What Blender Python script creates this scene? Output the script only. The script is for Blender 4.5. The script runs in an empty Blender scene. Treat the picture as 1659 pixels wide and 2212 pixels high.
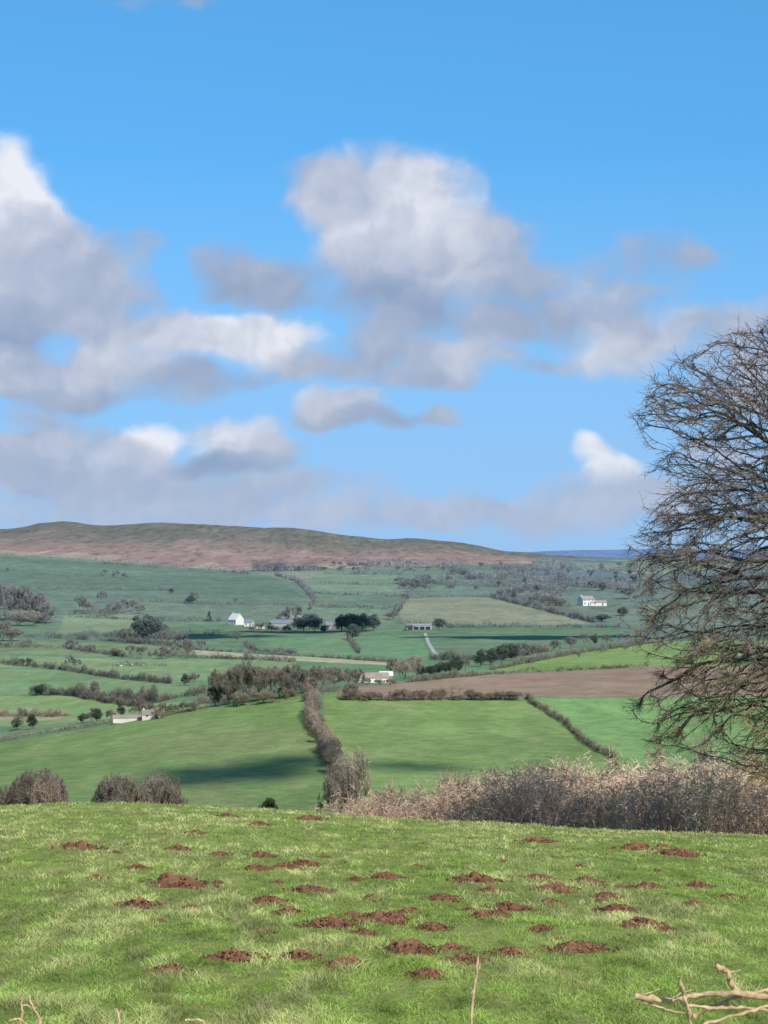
import bpy, bmesh, math, random
import numpy as np
from mathutils import Vector, Matrix, kdtree, noise as mnoise
random.seed(7); rng=np.random.default_rng(7)
F=4704.0; UC=829.5; VH=1190.0
scene=bpy.context.scene
COL=scene.collection
def lin(c):
    c=np.asarray(c,dtype=float)/255.0
    return np.where(c<=0.04045,c/12.92,((c+0.055)/1.055)**2.4)
# ---------------------------------------------------------------- noise
def _hash(ix,iy,seed):
    h=(ix.astype(np.int64)*374761393+iy.astype(np.int64)*668265263+seed*974711)&0x7fffffff
    h=((h^(h>>13))*1274126177)&0x7fffffff
    h=h^(h>>16)
    return (h&0xffff)/65535.0
def vnoise(x,y,seed=0):
    x=np.asarray(x,dtype=float);y=np.asarray(y,dtype=float)
    ix=np.floor(x);iy=np.floor(y);fx=x-ix;fy=y-iy
    fx=fx*fx*(3-2*fx);fy=fy*fy*(3-2*fy)
    a=_hash(ix,iy,seed);b=_hash(ix+1,iy,seed);c=_hash(ix,iy+1,seed);d=_hash(ix+1,iy+1,seed)
    return (a*(1-fx)+b*fx)*(1-fy)+(c*(1-fx)+d*fx)*fy
def fbm(x,y,seed=0,o=4):
    t=0;a=0.5;n=0
    for i in range(o):
        t=t+a*vnoise(np.asarray(x)*2**i,np.asarray(y)*2**i,seed+i);n+=a;a*=0.5
    return t/n
# ---------------------------------------------------------------- terrain
def I(pts):
    xs=[p[0] for p in pts];ys=[p[1] for p in pts]
    return lambda u:np.interp(u,xs,ys)
ve=I([(-400,1745),(0,1738),(300,1735),(600,1748),(850,1768),(1200,1785),(1659,1806),(2100,1822)])
vc=I([(-400,1650),(0,1606),(200,1572),(450,1527),(660,1494),(1100,1502),(1400,1502),(1659,1500),(2200,1500)])
ridge=I([(-400,1160),(0,1143),(30,1142),(60,1137),(85,1129),(130,1126),(170,1128),(200,1133),(225,1135),(250,1134),(300,1131),(330,1129),(400,1130),(430,1133),(520,1137),(560,1140),(620,1140),(650,1143),(700,1149),(760,1157),(800,1160),(830,1163),(900,1164),(980,1171),(1010,1176),(1050,1183),(1100,1192),(1200,1201),(1400,1207),(2200,1210)])
vb=I([(-400,1185),(0,1195),(250,1213),(500,1232),(700,1226),(900,1222),(1100,1216),(1659,1220),(2200,1222)])
NODES=[(60,ve),(72,lambda u:ve(u)+45),(130,lambda u:1966+0*u),(200,lambda u:1850+0*u),(262,lambda u:1748+0*u),
 (400,vc),(520,I([(-400,1600),(0,1562),(450,1492),(660,1466),(1100,1462),(1400,1442),(2200,1430)])),
 (750,I([(-400,1460),(0,1448),(700,1428),(1400,1402),(2200,1390)])),
 (1000,I([(-400,1400),(0,1396),(1400,1380),(2200,1372)])),
 (1250,lambda u:1352+0*u),(1500,lambda u:1306+0*u),(1900,I([(0,1255),(600,1262),(1659,1262)])),
 (2400,vb),(3800,ridge),(4600,lambda u:ridge(u)+25),(8000,lambda u:1228+0*u),
 (12000,I([(0,1230),(1000,1202),(1120,1194),(1180,1190),(1240,1188),(1340,1187),(1420,1185),(1659,1189),(2200,1200)])),(15000,lambda u:1235+0*u)]
def height(x,y):
    x=np.asarray(x,dtype=float);y=np.asarray(y,dtype=float)
    x,y=np.broadcast_arrays(x,y)
    ue=UC+F*x/60.0
    ze=-(ve(ue)-VH)/F*60
    zf=-1.7+(ze+1.7)*(y/60.0)
    yc=np.clip(y,60,15000);ly=np.log(yc)
    u=UC+F*x/yc
    v=np.zeros_like(yc)
    for i in range(len(NODES)-1):
        y0,f0=NODES[i];y1,f1=NODES[i+1]
        m=(yc>=y0)&(yc<=y1)
        if m.any():
            t=(ly[m]-math.log(y0))/(math.log(y1)-math.log(y0))
            v[m]=f0(u[m])*(1-t)+f1(u[m])*t
    zb=-(v-VH)/F*yc
    z=np.where(y<60,zf,zb)
    a=np.clip((y-60)/300,0,1)
    z=z+(fbm(x/45,y/45,3,3)-0.5)*1.2*a*np.clip(y/800,0.4,2)
    z=z+(fbm(x/80,y/160,9,4)-0.5)*6*np.clip((y-2500)/1000,0,1)*np.clip((11000-y)/3000,0.2,1)
    z=z+(vnoise(x/1.7,y/1.7,5)-0.5)*0.07*np.clip((90-y)/20,0,1)
    return z
YY=np.concatenate([np.linspace(6,60,900),np.geomspace(60.1,14000,6000)])
def ground(u,v,ymin=6):
    s=(u-UC)/F
    z=height(s*YY,YY); vt=VH-F*z/YY
    m=(vt<=v)&(YY>=ymin)
    k=int(np.argmax(m)) if m.any() else len(YY)-1
    return float(s*YY[k]),float(YY[k]),float(z[k])
# ---------------------------------------------------------------- mesh helpers
def mesh_np(name,verts,quads,cols=None,smooth=False):
    verts=np.ascontiguousarray(verts,dtype=np.float32);quads=np.ascontiguousarray(quads,dtype=np.int32)
    me=bpy.data.meshes.new(name)
    n=len(quads);k=quads.shape[1]
    me.vertices.add(len(verts));me.vertices.foreach_set('co',verts.ravel())
    me.loops.add(n*k);me.loops.foreach_set('vertex_index',quads.ravel())
    me.polygons.add(n)
    me.polygons.foreach_set('loop_start',np.arange(0,n*k,k,dtype=np.int32))
    me.polygons.foreach_set('loop_total',np.full(n,k,dtype=np.int32))
    if smooth: me.polygons.foreach_set('use_smooth',np.ones(n,dtype=bool))
    me.update(calc_edges=True)
    if cols is not None:
        a=me.color_attributes.new(name='col',type='FLOAT_COLOR',domain='POINT')
        c=np.ones((len(verts),4),dtype=np.float32);c[:,:3]=cols
        a.data.foreach_set('color',c.ravel())
    return me
def add(name,me,mat=None,parent=None,**kw):
    o=bpy.data.objects.new(name,me);COL.objects.link(o)
    if mat is not None and me is not None and len(me.materials)==0: me.materials.append(mat)
    if parent is not None:o.parent=parent
    for k,v in kw.items():o[k]=v
    return o
def unit(a):
    return a/np.maximum(np.linalg.norm(a,axis=-1,keepdims=True),1e-9)
def ribbons(p0,p1,w0,w1):
    n=len(p0);d=unit(p1-p0);r=unit(rng.normal(size=(n,3)));s=unit(np.cross(d,r))
    w0=np.broadcast_to(w0,(n,))[:,None]/2;w1=np.broadcast_to(w1,(n,))[:,None]/2
    V=np.stack([p0-s*w0,p0+s*w0,p1+s*w1,p1-s*w1],1).reshape(-1,3)
    return V,np.arange(4*n).reshape(n,4)
def prisms(p0,p1,w0,w1,k=3):
    n=len(p0);d=unit(p1-p0);r=np.tile(np.array([[0.13,0.2,1.0]]),(n,1));r[np.abs(d[:,2])>0.9]=[1,0.1,0]
    a=unit(np.cross(d,r));b=np.cross(d,a)
    w0=np.broadcast_to(w0,(n,))[:,None];w1=np.broadcast_to(w1,(n,))[:,None]
    L=[];
    for p,w in((p0,w0),(p1,w1)):
        for j in range(k):
            t=2*math.pi*j/k
            L.append(p+(a*math.cos(t)+b*math.sin(t))*w)
    V=np.stack(L,1).reshape(-1,3)
    base=(np.arange(n)*2*k)[:,None]
    Q=[np.concatenate([base+j,base+(j+1)%k,base+k+(j+1)%k,base+k+j],1) for j in range(k)]
    return V,np.concatenate(Q,0)
def leaves(p,size):
    n=len(p);a=unit(rng.normal(size=(n,3)));b=unit(np.cross(a,rng.normal(size=(n,3))))
    s=(np.broadcast_to(size,(n,))*rng.uniform(0.6,1.3,n))[:,None]/2
    V=np.stack([p-a*s,p-b*s*0.6,p+a*s,p+b*s*0.6],1).reshape(-1,3)
    return V,np.arange(4*n).reshape(n,4)
def join(parts):
    Vs=[];Qs=[];Cs=[];o=0
    for V,Q,C in parts:
        Vs.append(V);Qs.append(Q+o);o+=len(V)
        C=np.asarray(C)
        if C.ndim==1:C=np.tile(C,(len(V),1))
        Cs.append(C)
    return np.concatenate(Vs),np.concatenate(Qs),np.concatenate(Cs)
# ---------------------------------------------------------------- materials
class NT:
    def __init__(s,nt): s.nt=nt
    def n(s,t,**kw):
        nd=s.nt.nodes.new(t)
        for k,v in kw.items():setattr(nd,k,v)
        return nd
    def l(s,a,b): s.nt.links.new(a,b)
    def setin(s,sock,v):
        if isinstance(v,bpy.types.NodeSocket):s.l(v,sock)
        else: sock.default_value=v
    def m(s,op,a,b=None,c=None,clamp=False):
        nd=s.n('ShaderNodeMath',operation=op);nd.use_clamp=clamp
        s.setin(nd.inputs[0],a)
        if b is not None:s.setin(nd.inputs[1],b)
        if c is not None:s.setin(nd.inputs[2],c)
        return nd.outputs[0]
    def vm(s,op,a,b=None,out=0):
        nd=s.n('ShaderNodeVectorMath',operation=op)
        s.setin(nd.inputs[0],a)
        if b is not None:s.setin(nd.inputs[1],b)
        return nd.outputs[out]
    def mix(s,f,a,b,bt='MIX'):
        nd=s.n('ShaderNodeMix',data_type='RGBA',blend_type=bt)
        s.setin(nd.inputs[0],f);s.setin(nd.inputs[6],a);s.setin(nd.inputs[7],b)
        return nd.outputs[2]
    def noise(s,vec,scale,detail=4,rough=0.5,col=False):
        nd=s.n('ShaderNodeTexNoise');s.l(vec,nd.inputs['Vector'])
        nd.inputs['Scale'].default_value=scale;nd.inputs['Detail'].default_value=detail;nd.inputs['Roughness'].default_value=rough
        return nd.outputs['Color' if col else 'Fac']
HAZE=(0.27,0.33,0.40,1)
def newmat(name):
    m=bpy.data.materials.new(name);m.use_nodes=True;nt=m.node_tree;nt.nodes.clear()
    T=NT(nt);out=T.n('ShaderNodeOutputMaterial');bs=T.n('ShaderNodeBsdfPrincipled')
    bs.inputs['Roughness'].default_value=0.9;bs.inputs['Specular IOR Level'].default_value=0.12
    T.l(bs.outputs[0],out.inputs[0]);return m,T,bs,out
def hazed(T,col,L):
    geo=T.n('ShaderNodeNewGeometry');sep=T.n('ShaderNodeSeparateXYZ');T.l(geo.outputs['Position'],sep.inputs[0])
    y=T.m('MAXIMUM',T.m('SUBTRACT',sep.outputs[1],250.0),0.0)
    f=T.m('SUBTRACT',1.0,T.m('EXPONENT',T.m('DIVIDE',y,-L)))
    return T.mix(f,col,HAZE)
def veg_mat(name,L=3000,transl=0.0,nscale=0.6,namp=0.5):
    m,T,bs,out=newmat(name)
    at=T.n('ShaderNodeAttribute',attribute_name='col')
    geo=T.n('ShaderNodeNewGeometry')
    nz=T.noise(geo.outputs['Position'],nscale,3)
    k=T.m('MULTIPLY_ADD',nz,namp*2,1-namp)
    cc=T.n('ShaderNodeCombineXYZ')
    for i in range(3):T.l(k,cc.inputs[i])
    c=T.mix(1.0,at.outputs['Color'],cc.outputs[0],'MULTIPLY')
    if L:c=hazed(T,c,L)
    T.l(c,bs.inputs['Base Color'])
    if transl>0:
        tr=T.n('ShaderNodeBsdfTranslucent');T.l(c,tr.inputs[0])
        mx=T.n('ShaderNodeMixShader');mx.inputs[0].default_value=transl
        T.l(bs.outputs[0],mx.inputs[1]);T.l(tr.outputs[0],mx.inputs[2]);T.l(mx.outputs[0],out.inputs[0])
    return m
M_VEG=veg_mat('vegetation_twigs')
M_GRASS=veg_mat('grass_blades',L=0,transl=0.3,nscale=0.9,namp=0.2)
M_BARK=veg_mat('bark',L=0,nscale=3,namp=0.3)
def flat_mat(name,c,L=3400,nscale=0.7,namp=0.15,rough=0.9):
    m,T,bs,out=newmat(name);geo=T.n('ShaderNodeNewGeometry')
    nz=T.noise(geo.outputs['Position'],nscale,4)
    k=T.m('MULTIPLY_ADD',nz,namp*2,1-namp);cc=T.n('ShaderNodeCombineXYZ')
    for i in range(3):T.l(k,cc.inputs[i])
    col=T.mix(1.0,(*lin(c),1),cc.outputs[0],'MULTIPLY')
    if L:col=hazed(T,col,L)
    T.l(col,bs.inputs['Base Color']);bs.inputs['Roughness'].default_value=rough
    return m
# ---------------------------------------------------------------- ground sheet
yr=np.concatenate([np.linspace(-12,9,12),np.linspace(10,60,170),np.linspace(60.4,258,70),np.geomspace(260,2400,760),np.geomspace(2404,4000,240),np.geomspace(4030,15000,90)])
sc=np.concatenate([np.linspace(-1.2,-0.21,60),np.linspace(-0.208,0.208,820),np.linspace(0.21,1.2,60)])
S,Y=np.meshgrid(sc,yr);X=S*(np.maximum(Y,0)+ 25)
Z=height(X,Y)
yy=np.maximum(Y,1.0)
U=UC+F*X/yy;V=VH-F*Z/yy
def inpoly(U,V,poly):
    res=np.zeros(U.shape,bool)
    xs=[p[0] for p in poly];ys=[p[1] for p in poly]
    bb=(U>=min(xs))&(U<=max(xs))&(V>=min(ys))&(V<=max(ys))
    u=U[bb];v=V[bb];r=np.zeros(u.shape,bool)
    n=len(poly)
    for i in range(n):
        x0,y0=poly[i];x1,y1=poly[(i+1)%n]
        if y0==y1:continue
        c=((y0>v)!=(y1>v))&(u<(x1-x0)*(v-y0)/(y1-y0)+x0)
        r^=c
    res[bb]=r;return res
C=np.zeros(U.shape+(3,))
C[:]=lin((98,130,92))
n1=fbm(X/25,Y/25,21,4);n2=fbm(X/120,Y/120,31,4)
far=Y>240
Uj=U+(n1-0.5)*7;Vj=V+(n1-0.5)*4
def band(mask,c): C[mask]=lin(c)
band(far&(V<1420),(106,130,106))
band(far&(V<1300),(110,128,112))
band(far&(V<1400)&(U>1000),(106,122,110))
FIELDS=[  # distance haze already mixed into these field colours
 ([(-400,1180),(250,1216),(520,1240),(600,1250),(672,1300),(640,1308),(-400,1276)],(102,122,104)),
 ([(-400,1278),(380,1278),(640,1310),(640,1345),(300,1345),(-400,1345)],(106,124,108)),
 ([(540,1238),(690,1230),(700,1250),(650,1262),(600,1246)],(134,138,120)),
 ([(690,1232),(860,1240),(872,1287),(684,1282),(655,1262)],(120,138,116)),
 ([(684,1285),(870,1290),(858,1316),(680,1311)],(104,126,106)),
 ([(680,1313),(858,1318),(840,1345),(690,1345)],(114,132,110)),
 ([(880,1292),(1060,1290),(1180,1320),(1275,1346),(1180,1350),(870,1347),(862,1318)],(134,138,116)),
 ([(140,1330),(290,1320),(310,1345),(240,1365),(120,1372)],(126,142,112)),
 ([(330,1350),(1340,1352),(1340,1392),(1100,1412),(640,1415),(330,1380)],(98,124,94)),
 ([(560,1378),(905,1372),(935,1425),(620,1418)],(104,136,98)),
 ([(-400,1382),(250,1388),(420,1404),(400,1420),(270,1420),(-400,1398)],(118,140,100)),
 ([(-400,1400),(270,1424),(420,1422),(640,1424),(640,1462),(370,1474),(130,1445),(-400,1430)],(124,146,102)),
 ([(-400,1436),(130,1448),(370,1478),(430,1476),(440,1500),(330,1515),(150,1500),(-400,1500)],(116,142,98)),
 ([(-400,1503),(150,1503),(330,1520),(450,1512),(450,1526),(250,1552),(-400,1600)],(128,152,98)),
 ([(-400,1540),(150,1545),(120,1556),(-400,1562)],(160,154,120)),
 ([(405,1404),(640,1418),(860,1431),(860,1438),(640,1428),(405,1412)],(176,172,138)),
 ([(1060,1446),(1240,1410),(1420,1385),(2200,1380),(2200,1445),(1150,1452)],(124,150,84)),
 ([(720,1500),(740,1482),(880,1474),(1060,1456),(1400,1440),(2200,1435),(2200,1502),(1150,1506),(720,1514)],(150,124,106)),
 ([(700,1496),(900,1512),(1130,1510),(1170,1535),(1240,1582),(1265,1612),(1330,1640),(1400,1745),(700,1745)],(118,140,82)),
 ([(1138,1508),(2300,1502),(2300,1850),(1300,1850),(1330,1640),(1265,1612),(1240,1582),(1170,1535)],(118,152,92)),
 ([(-400,1660),(0,1606),(200,1573),(450,1527),(660,1496),(690,1600),(720,1700),(720,1760),(-400,1760)],(112,134,78)),
]
for poly,c in FIELDS: band(inpoly(Uj,Vj,poly)&far,c)
GAIN=1.12
hill=(Y>2380)&(Y<6000)
t=np.clip((V-ridge(U))/np.maximum(vb(U)-ridge(U),6),0,1)+(fbm(X/40,Y/350,31,5)-0.5)*0.6
hc=np.where((t<0.42)[...,None],lin((110,108,98)),np.where((t<0.92)[...,None],lin((148,126,117)),lin((154,142,124))))
w=np.clip(np.abs(t-0.42)*5,0,1)[...,None]
hc=hc*w+(lin((128,117,107)))*(1-w)
hc=hc*(0.72+0.56*fbm(X/9,Y/130,51,5))[...,None]
sp=(fbm(X/6,Y/60,57,2)>.70);hc[sp]=hc[sp]*.75
hm=hill&((U<1200)|(V<1208))
C[hm]=hc[hm]
far2=(Y>6000);C[far2]=lin((108,132,168))  # far ridge: blue distance haze put into its colour
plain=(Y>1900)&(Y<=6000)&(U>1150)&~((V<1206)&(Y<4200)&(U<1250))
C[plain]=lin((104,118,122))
pl=fbm(X/90,Y/160,61,3)
pm=plain&(pl>.55);C[pm]=lin((124,138,120))
C*= GAIN*(0.84+0.32*n1)[...,None]*(0.84+0.32*n2)[...,None]
n3=fbm(X/5,Y/14,44,3);C*=(1+(n3-.5)*.45*far)[...,None]
st=np.clip((fbm(X/12,Y/20,77,4)-0.47)*5,0,1)[...,None]*far[...,None]*(Y<1600)[...,None]*0.32
C=C*(1-st)+lin((154,152,108))*st
dip=(Y>60)&(Y<=235);C[dip]=lin((110,100,76))
near=Y<=60
g=fbm(X/1.2,Y/6,88,4)[...,None]
nc=lin((112,130,58))*(1-g)+lin((152,152,88))*g
C=np.where(near[...,None],nc,C)
R,K=U.shape
idx=np.arange(R*K).reshape(R,K)
Q=np.stack([idx[:-1,:-1],idx[:-1,1:],idx[1:,1:],idx[1:,:-1]],-1).reshape(-1,4)
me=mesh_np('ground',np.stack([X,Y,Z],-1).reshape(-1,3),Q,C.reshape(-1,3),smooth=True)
m,T,bs,out=newmat('pasture')
at=T.n('ShaderNodeAttribute',attribute_name='col');geo=T.n('ShaderNodeNewGeometry')
na=T.noise(geo.outputs['Position'],0.35,6,0.7);nb=T.noise(geo.outputs['Position'],2.5,4,0.6)
k=T.m('ADD',T.m('MULTIPLY_ADD',na,1.3,0.0),T.m('MULTIPLY',nb,0.7))
cc=T.n('ShaderNodeCombineXYZ')
for i in range(3):T.l(k,cc.inputs[i])
T.l(T.mix(1.0,at.outputs['Color'],cc.outputs[0],'MULTIPLY'),bs.inputs['Base Color'])
bp=T.n('ShaderNodeBump');bp.inputs['Strength'].default_value=0.6;bp.inputs['Distance'].default_value=0.4
T.l(na,bp.inputs['Height']);T.l(bp.outputs[0],bs.inputs['Normal'])
add('ground',me,m,kind='structure')
# ---------------------------------------------------------------- tracks
def path3(pts,step=3.0):
    P=[];
    for i in range(len(pts)-1):
        a=pts[i];b=pts[i+1];n=max(2,int(math.hypot(b[0]-a[0],b[1]-a[1])/step))
        for j in range(n):
            t=j/n;P.append(ground(a[0]+(b[0]-a[0])*t,a[1]+(b[1]-a[1])*t,240))
    P.append(ground(pts[-1][0],pts[-1][1],240))
    return np.array(P)
def smooth_path(P,it=2):
    P=P.copy()
    for _ in range(it):
        P[1:-1]=(P[:-2]+2*P[1:-1]+P[2:])/4
    return P
def track(name,pts,width,c):
    P=smooth_path(path3(pts,2.0),4);d=np.gradient(P[:,:2],axis=0);d=unit(d);nrm=np.stack([-d[:,1],d[:,0]],1)
    rows=[]
    for k in (-0.5,-0.17,0.17,0.5):
        q=P[:,:2]+nrm*width*k
        rows.append(np.stack([q[:,0],q[:,1],height(q[:,0],q[:,1])+0.12],1))
    V=np.stack(rows,1).reshape(-1,3);n=len(P)
    b=np.arange(n-1)[:,None]*4
    Q=np.concatenate([np.concatenate([b+j,b+j+1,b+5+j,b+4+j],1) for j in range(3)])
    add(name,mesh_np(name,V,Q),flat_mat(name+'_gravel',c,L=4200,nscale=0.3,namp=0.3),kind='structure')
track('track',[(918,1368),(926,1390),(938,1410),(952,1424)],1.6,(180,182,170))
track('road',[(-20,1603),(90,1580),(180,1566),(245,1556)],1.6,(186,176,160))
# ---------------------------------------------------------------- hedges
BR=lin((120,106,90));OL=lin((94,94,66));DK=lin((62,62,50));PK=lin((144,124,108));ST=lin((160,146,112));GB=lin((118,110,102))
def hedge(pts,h,wd,c1,c2,label,dens=1.0,kind='hedgerow',gaps=True):
    P=smooth_path(path3(pts,3.0),1)
    seg=np.linalg.norm(np.diff(P,axis=0),axis=1);L=seg.sum();cum=np.concatenate([[0],np.cumsum(seg)])
    ym=P[:,1].mean();sz=max(0.15,ym*0.00038)
    if ym>650 and kind=='hedgerow':h*=0.55;wd*=0.38
    n=int(np.clip(dens*L*(h+wd)*1.3/sz**2*0.8,300,36000))
    t=rng.uniform(0,L,n)
    sd=int(L*7)%997
    gp=fbm(t/(5*h),t*0+1.5,sd,2)
    if gaps:
        keep=rng.uniform(0,1,n)<np.clip((gp-.2)*3.2,0.45,1);t=t[keep];gp=gp[keep];n=len(t)
    px=np.interp(t,cum,P[:,0]);py=np.interp(t,cum,P[:,1])
    d=unit(np.gradient(P[:,:2],axis=0));dx=np.interp(t,cum,d[:,0]);dy=np.interp(t,cum,d[:,1])
    hh=h*(0.35+0.75*vnoise(t/(1.3*h),t*0,sd)+0.9*vnoise(t/(4*h),t*0+7,sd)**2)
    if gaps:hh=hh*np.clip(.35+(gp-.25)*2.2,.4,1.2)
    a=rng.uniform(0,math.pi,n);r=rng.uniform(0.05,1,n)**0.5
    off=np.cos(a)*r*wd/2*(0.4+1.2*vnoise(t/(1.2*wd),t*0+3,5));up=np.sin(a)*r*hh
    off=off+(vnoise(t/(6*wd),t*0+9,sd)-.5)*wd*1.0
    qx=px-dy*off;qy=py+dx*off;qz=height(qx,qy)+up
    p=np.stack([qx,qy,qz],1)
    k=vnoise(t/(1.3*h),t*0,11)[:,None]*0.7+rng.uniform(0,0.3,(n,1))
    c=(c1*(1-k)+c2*k)*(0.55+0.65*up/np.maximum(hh,.1))[:,None]*rng.uniform(.75,1.25,(n,1))  # darker towards the base, ambient occlusion put into the hedge colour
    nl=int(n*.35)
    V1,Q1=leaves(p[:nl],sz*1.2)
    e=p[nl:]+unit(rng.normal(size=(n-nl,3))+[0,0,1.6])*rng.uniform(0.5,2.6,(n-nl,1))*sz*2.4
    V2,Q2=ribbons(p[nl:],e,sz*0.42,sz*0.1)
    V,Q,Cc=join([(V1,Q1,np.repeat(c[:nl],4,0)),(V2,Q2,np.repeat(c[nl:]*1.2,4,0))])
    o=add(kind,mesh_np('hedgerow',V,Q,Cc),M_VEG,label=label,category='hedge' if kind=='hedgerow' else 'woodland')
    if kind=='hedgerow':o['group']='hedges dividing the fields'
    else:o['kind']='stuff'
B_='bare brown hedgerow running between green fields'
hedge([(664,1497),(672,1530),(690,1580),(706,1625),(722,1668)],2.4,1.9,BR,PK,'tall bare brown hedgerow down the middle of the pasture',gaps=False)
hedge([(725,1507),(850,1514),(1000,1512),(1120,1512)],1.4,1.6,PK,BR,'bushy reddish hedgerow along the ploughed field')
hedge([(1138,1508),(1165,1530),(1200,1552),(1238,1580),(1262,1608),(1290,1622),(1325,1640)],0.95,0.65,DK*1.2,PK,'clipped brown hedgerow curving down the green slope',gaps=False)
hedge([(-40,1612),(80,1588),(200,1570),(300,1552),(450,1529)],0.7,0.8,BR,ST,'low hedgerow on the crest of the pasture')
for pts,h,wd,a,b in [
 ([(-30,1398),(140,1401),(270,1420),(420,1418)],3.5,3,BR,DK),
 ([(-30,1432),(130,1447),(250,1466),(370,1477)],3,3,BR,DK),
 ([(70,1500),(150,1501),(250,1512),(335,1519)],2.2,2.5,DK,BR),
 ([(335,1519),(390,1506),(445,1500)],2,2,BR,OL),
 ([(160,1503),(240,1518),(330,1532)],1.5,1.5,BR,DK),
 ([(340,1420),(500,1424),(640,1430)],3,3,BR,OL),
 ([(240,1441),(360,1438)],2.5,2,BR,DK),
 ([(410,1403),(640,1417),(850,1431)],1.6,1.6,BR,OL),
 ([(-30,1379),(120,1379),(250,1386),(420,1402)],4.5,4,BR,DK),
 ([(-30,1273),(300,1275),(385,1278)],2.6,2.4,BR,DK),
 ([(300,1300),(470,1306),(640,1308)],3,2.5,BR,DK),
 ([(150,1333),(300,1340),(480,1342)],4,4,BR,DK),
 ([(595,1243),(640,1256),(665,1278),(680,1300),(668,1318)],4.0,4,DK,BR),
 ([(680,1283),(770,1286),(872,1289)],4,3.5,DK,BR),
 ([(680,1312),(770,1313),(860,1317)],3.5,3,BR,OL),
 ([(848,1336),(862,1316),(880,1291)],3.5,3,BR,OL),
 ([(880,1291),(970,1289),(1060,1289)],3.5,3,BR,OL),
 ([(960,1357),(1130,1355),(1340,1356)],4,3.5,DK,DK),
 ([(1060,1290),(1180,1320),(1285,1346)],6,6,DK,BR),
 ([(360,1369),(520,1373)],2.5,2.5,DK,BR),
 ([(530,1390),(545,1406),(640,1413)],2.5,3,DK,BR),
 ([(752,1380),(775,1412)],2.5,2,BR,DK),
 ([(215,1217),(380,1230),(540,1240)],4,3,BR,OL),
 ([(690,1262),(870,1264)],3,3,BR,DK),
 ([(850,1347),(960,1349)],3,3,BR,OL),
 ([(100,1373),(350,1381)],6,6,BR,DK),
 ([(1060,1448),(1240,1413),(1420,1388)],2.2,2.4,OL,BR),
 ([(880,1474),(1060,1457),(1400,1441)],1.0,1.0,BR,OL),
 ([(-30,1545),(60,1548),(150,1546)],1.2,1.6,BR,ST),
 ([(930,1426),(1060,1428),(1180,1408)],4,4,BR,DK),
 ([(700,1240),(870,1242)],4,3,DK,BR),
 ([(-30,1196),(250,1213),(500,1232)],2.5,3,OL,ST)]:
    hedge(pts,h,wd,a,b,B_)
hedge([(545,1234),(620,1233),(690,1232)],7.5,12,DK*0.6,DK*.8,'dark conifer plantation strip below the moorland',kind='woodland',gaps=False)
WL='far belt of leafless grey-brown woodland among fields'
for pts,h,wd in [([(1060,1230),(1240,1232),(1430,1235)],8,22),([(960,1240),(1100,1243),(1220,1243)],8,16),([(900,1256),(1000,1264),(1110,1268)],7,14),([(1000,1250),(1200,1262),(1430,1278)],8,16),([(1120,1274),(1230,1282)],6,12),([(1080,1292),(1150,1298),(1225,1312)],6,10),([(-30,1344),(40,1342),(115,1346)],9,22),([(760,1222),(900,1226),(1010,1228)],6,14),([(160,1326),(300,1328)],4,9),([(455,1516),(560,1510),(680,1492)],3.4,6)]:
    hedge(pts,h,wd,GB,BR,WL,dens=.5,kind='woodland',gaps=True)
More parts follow.
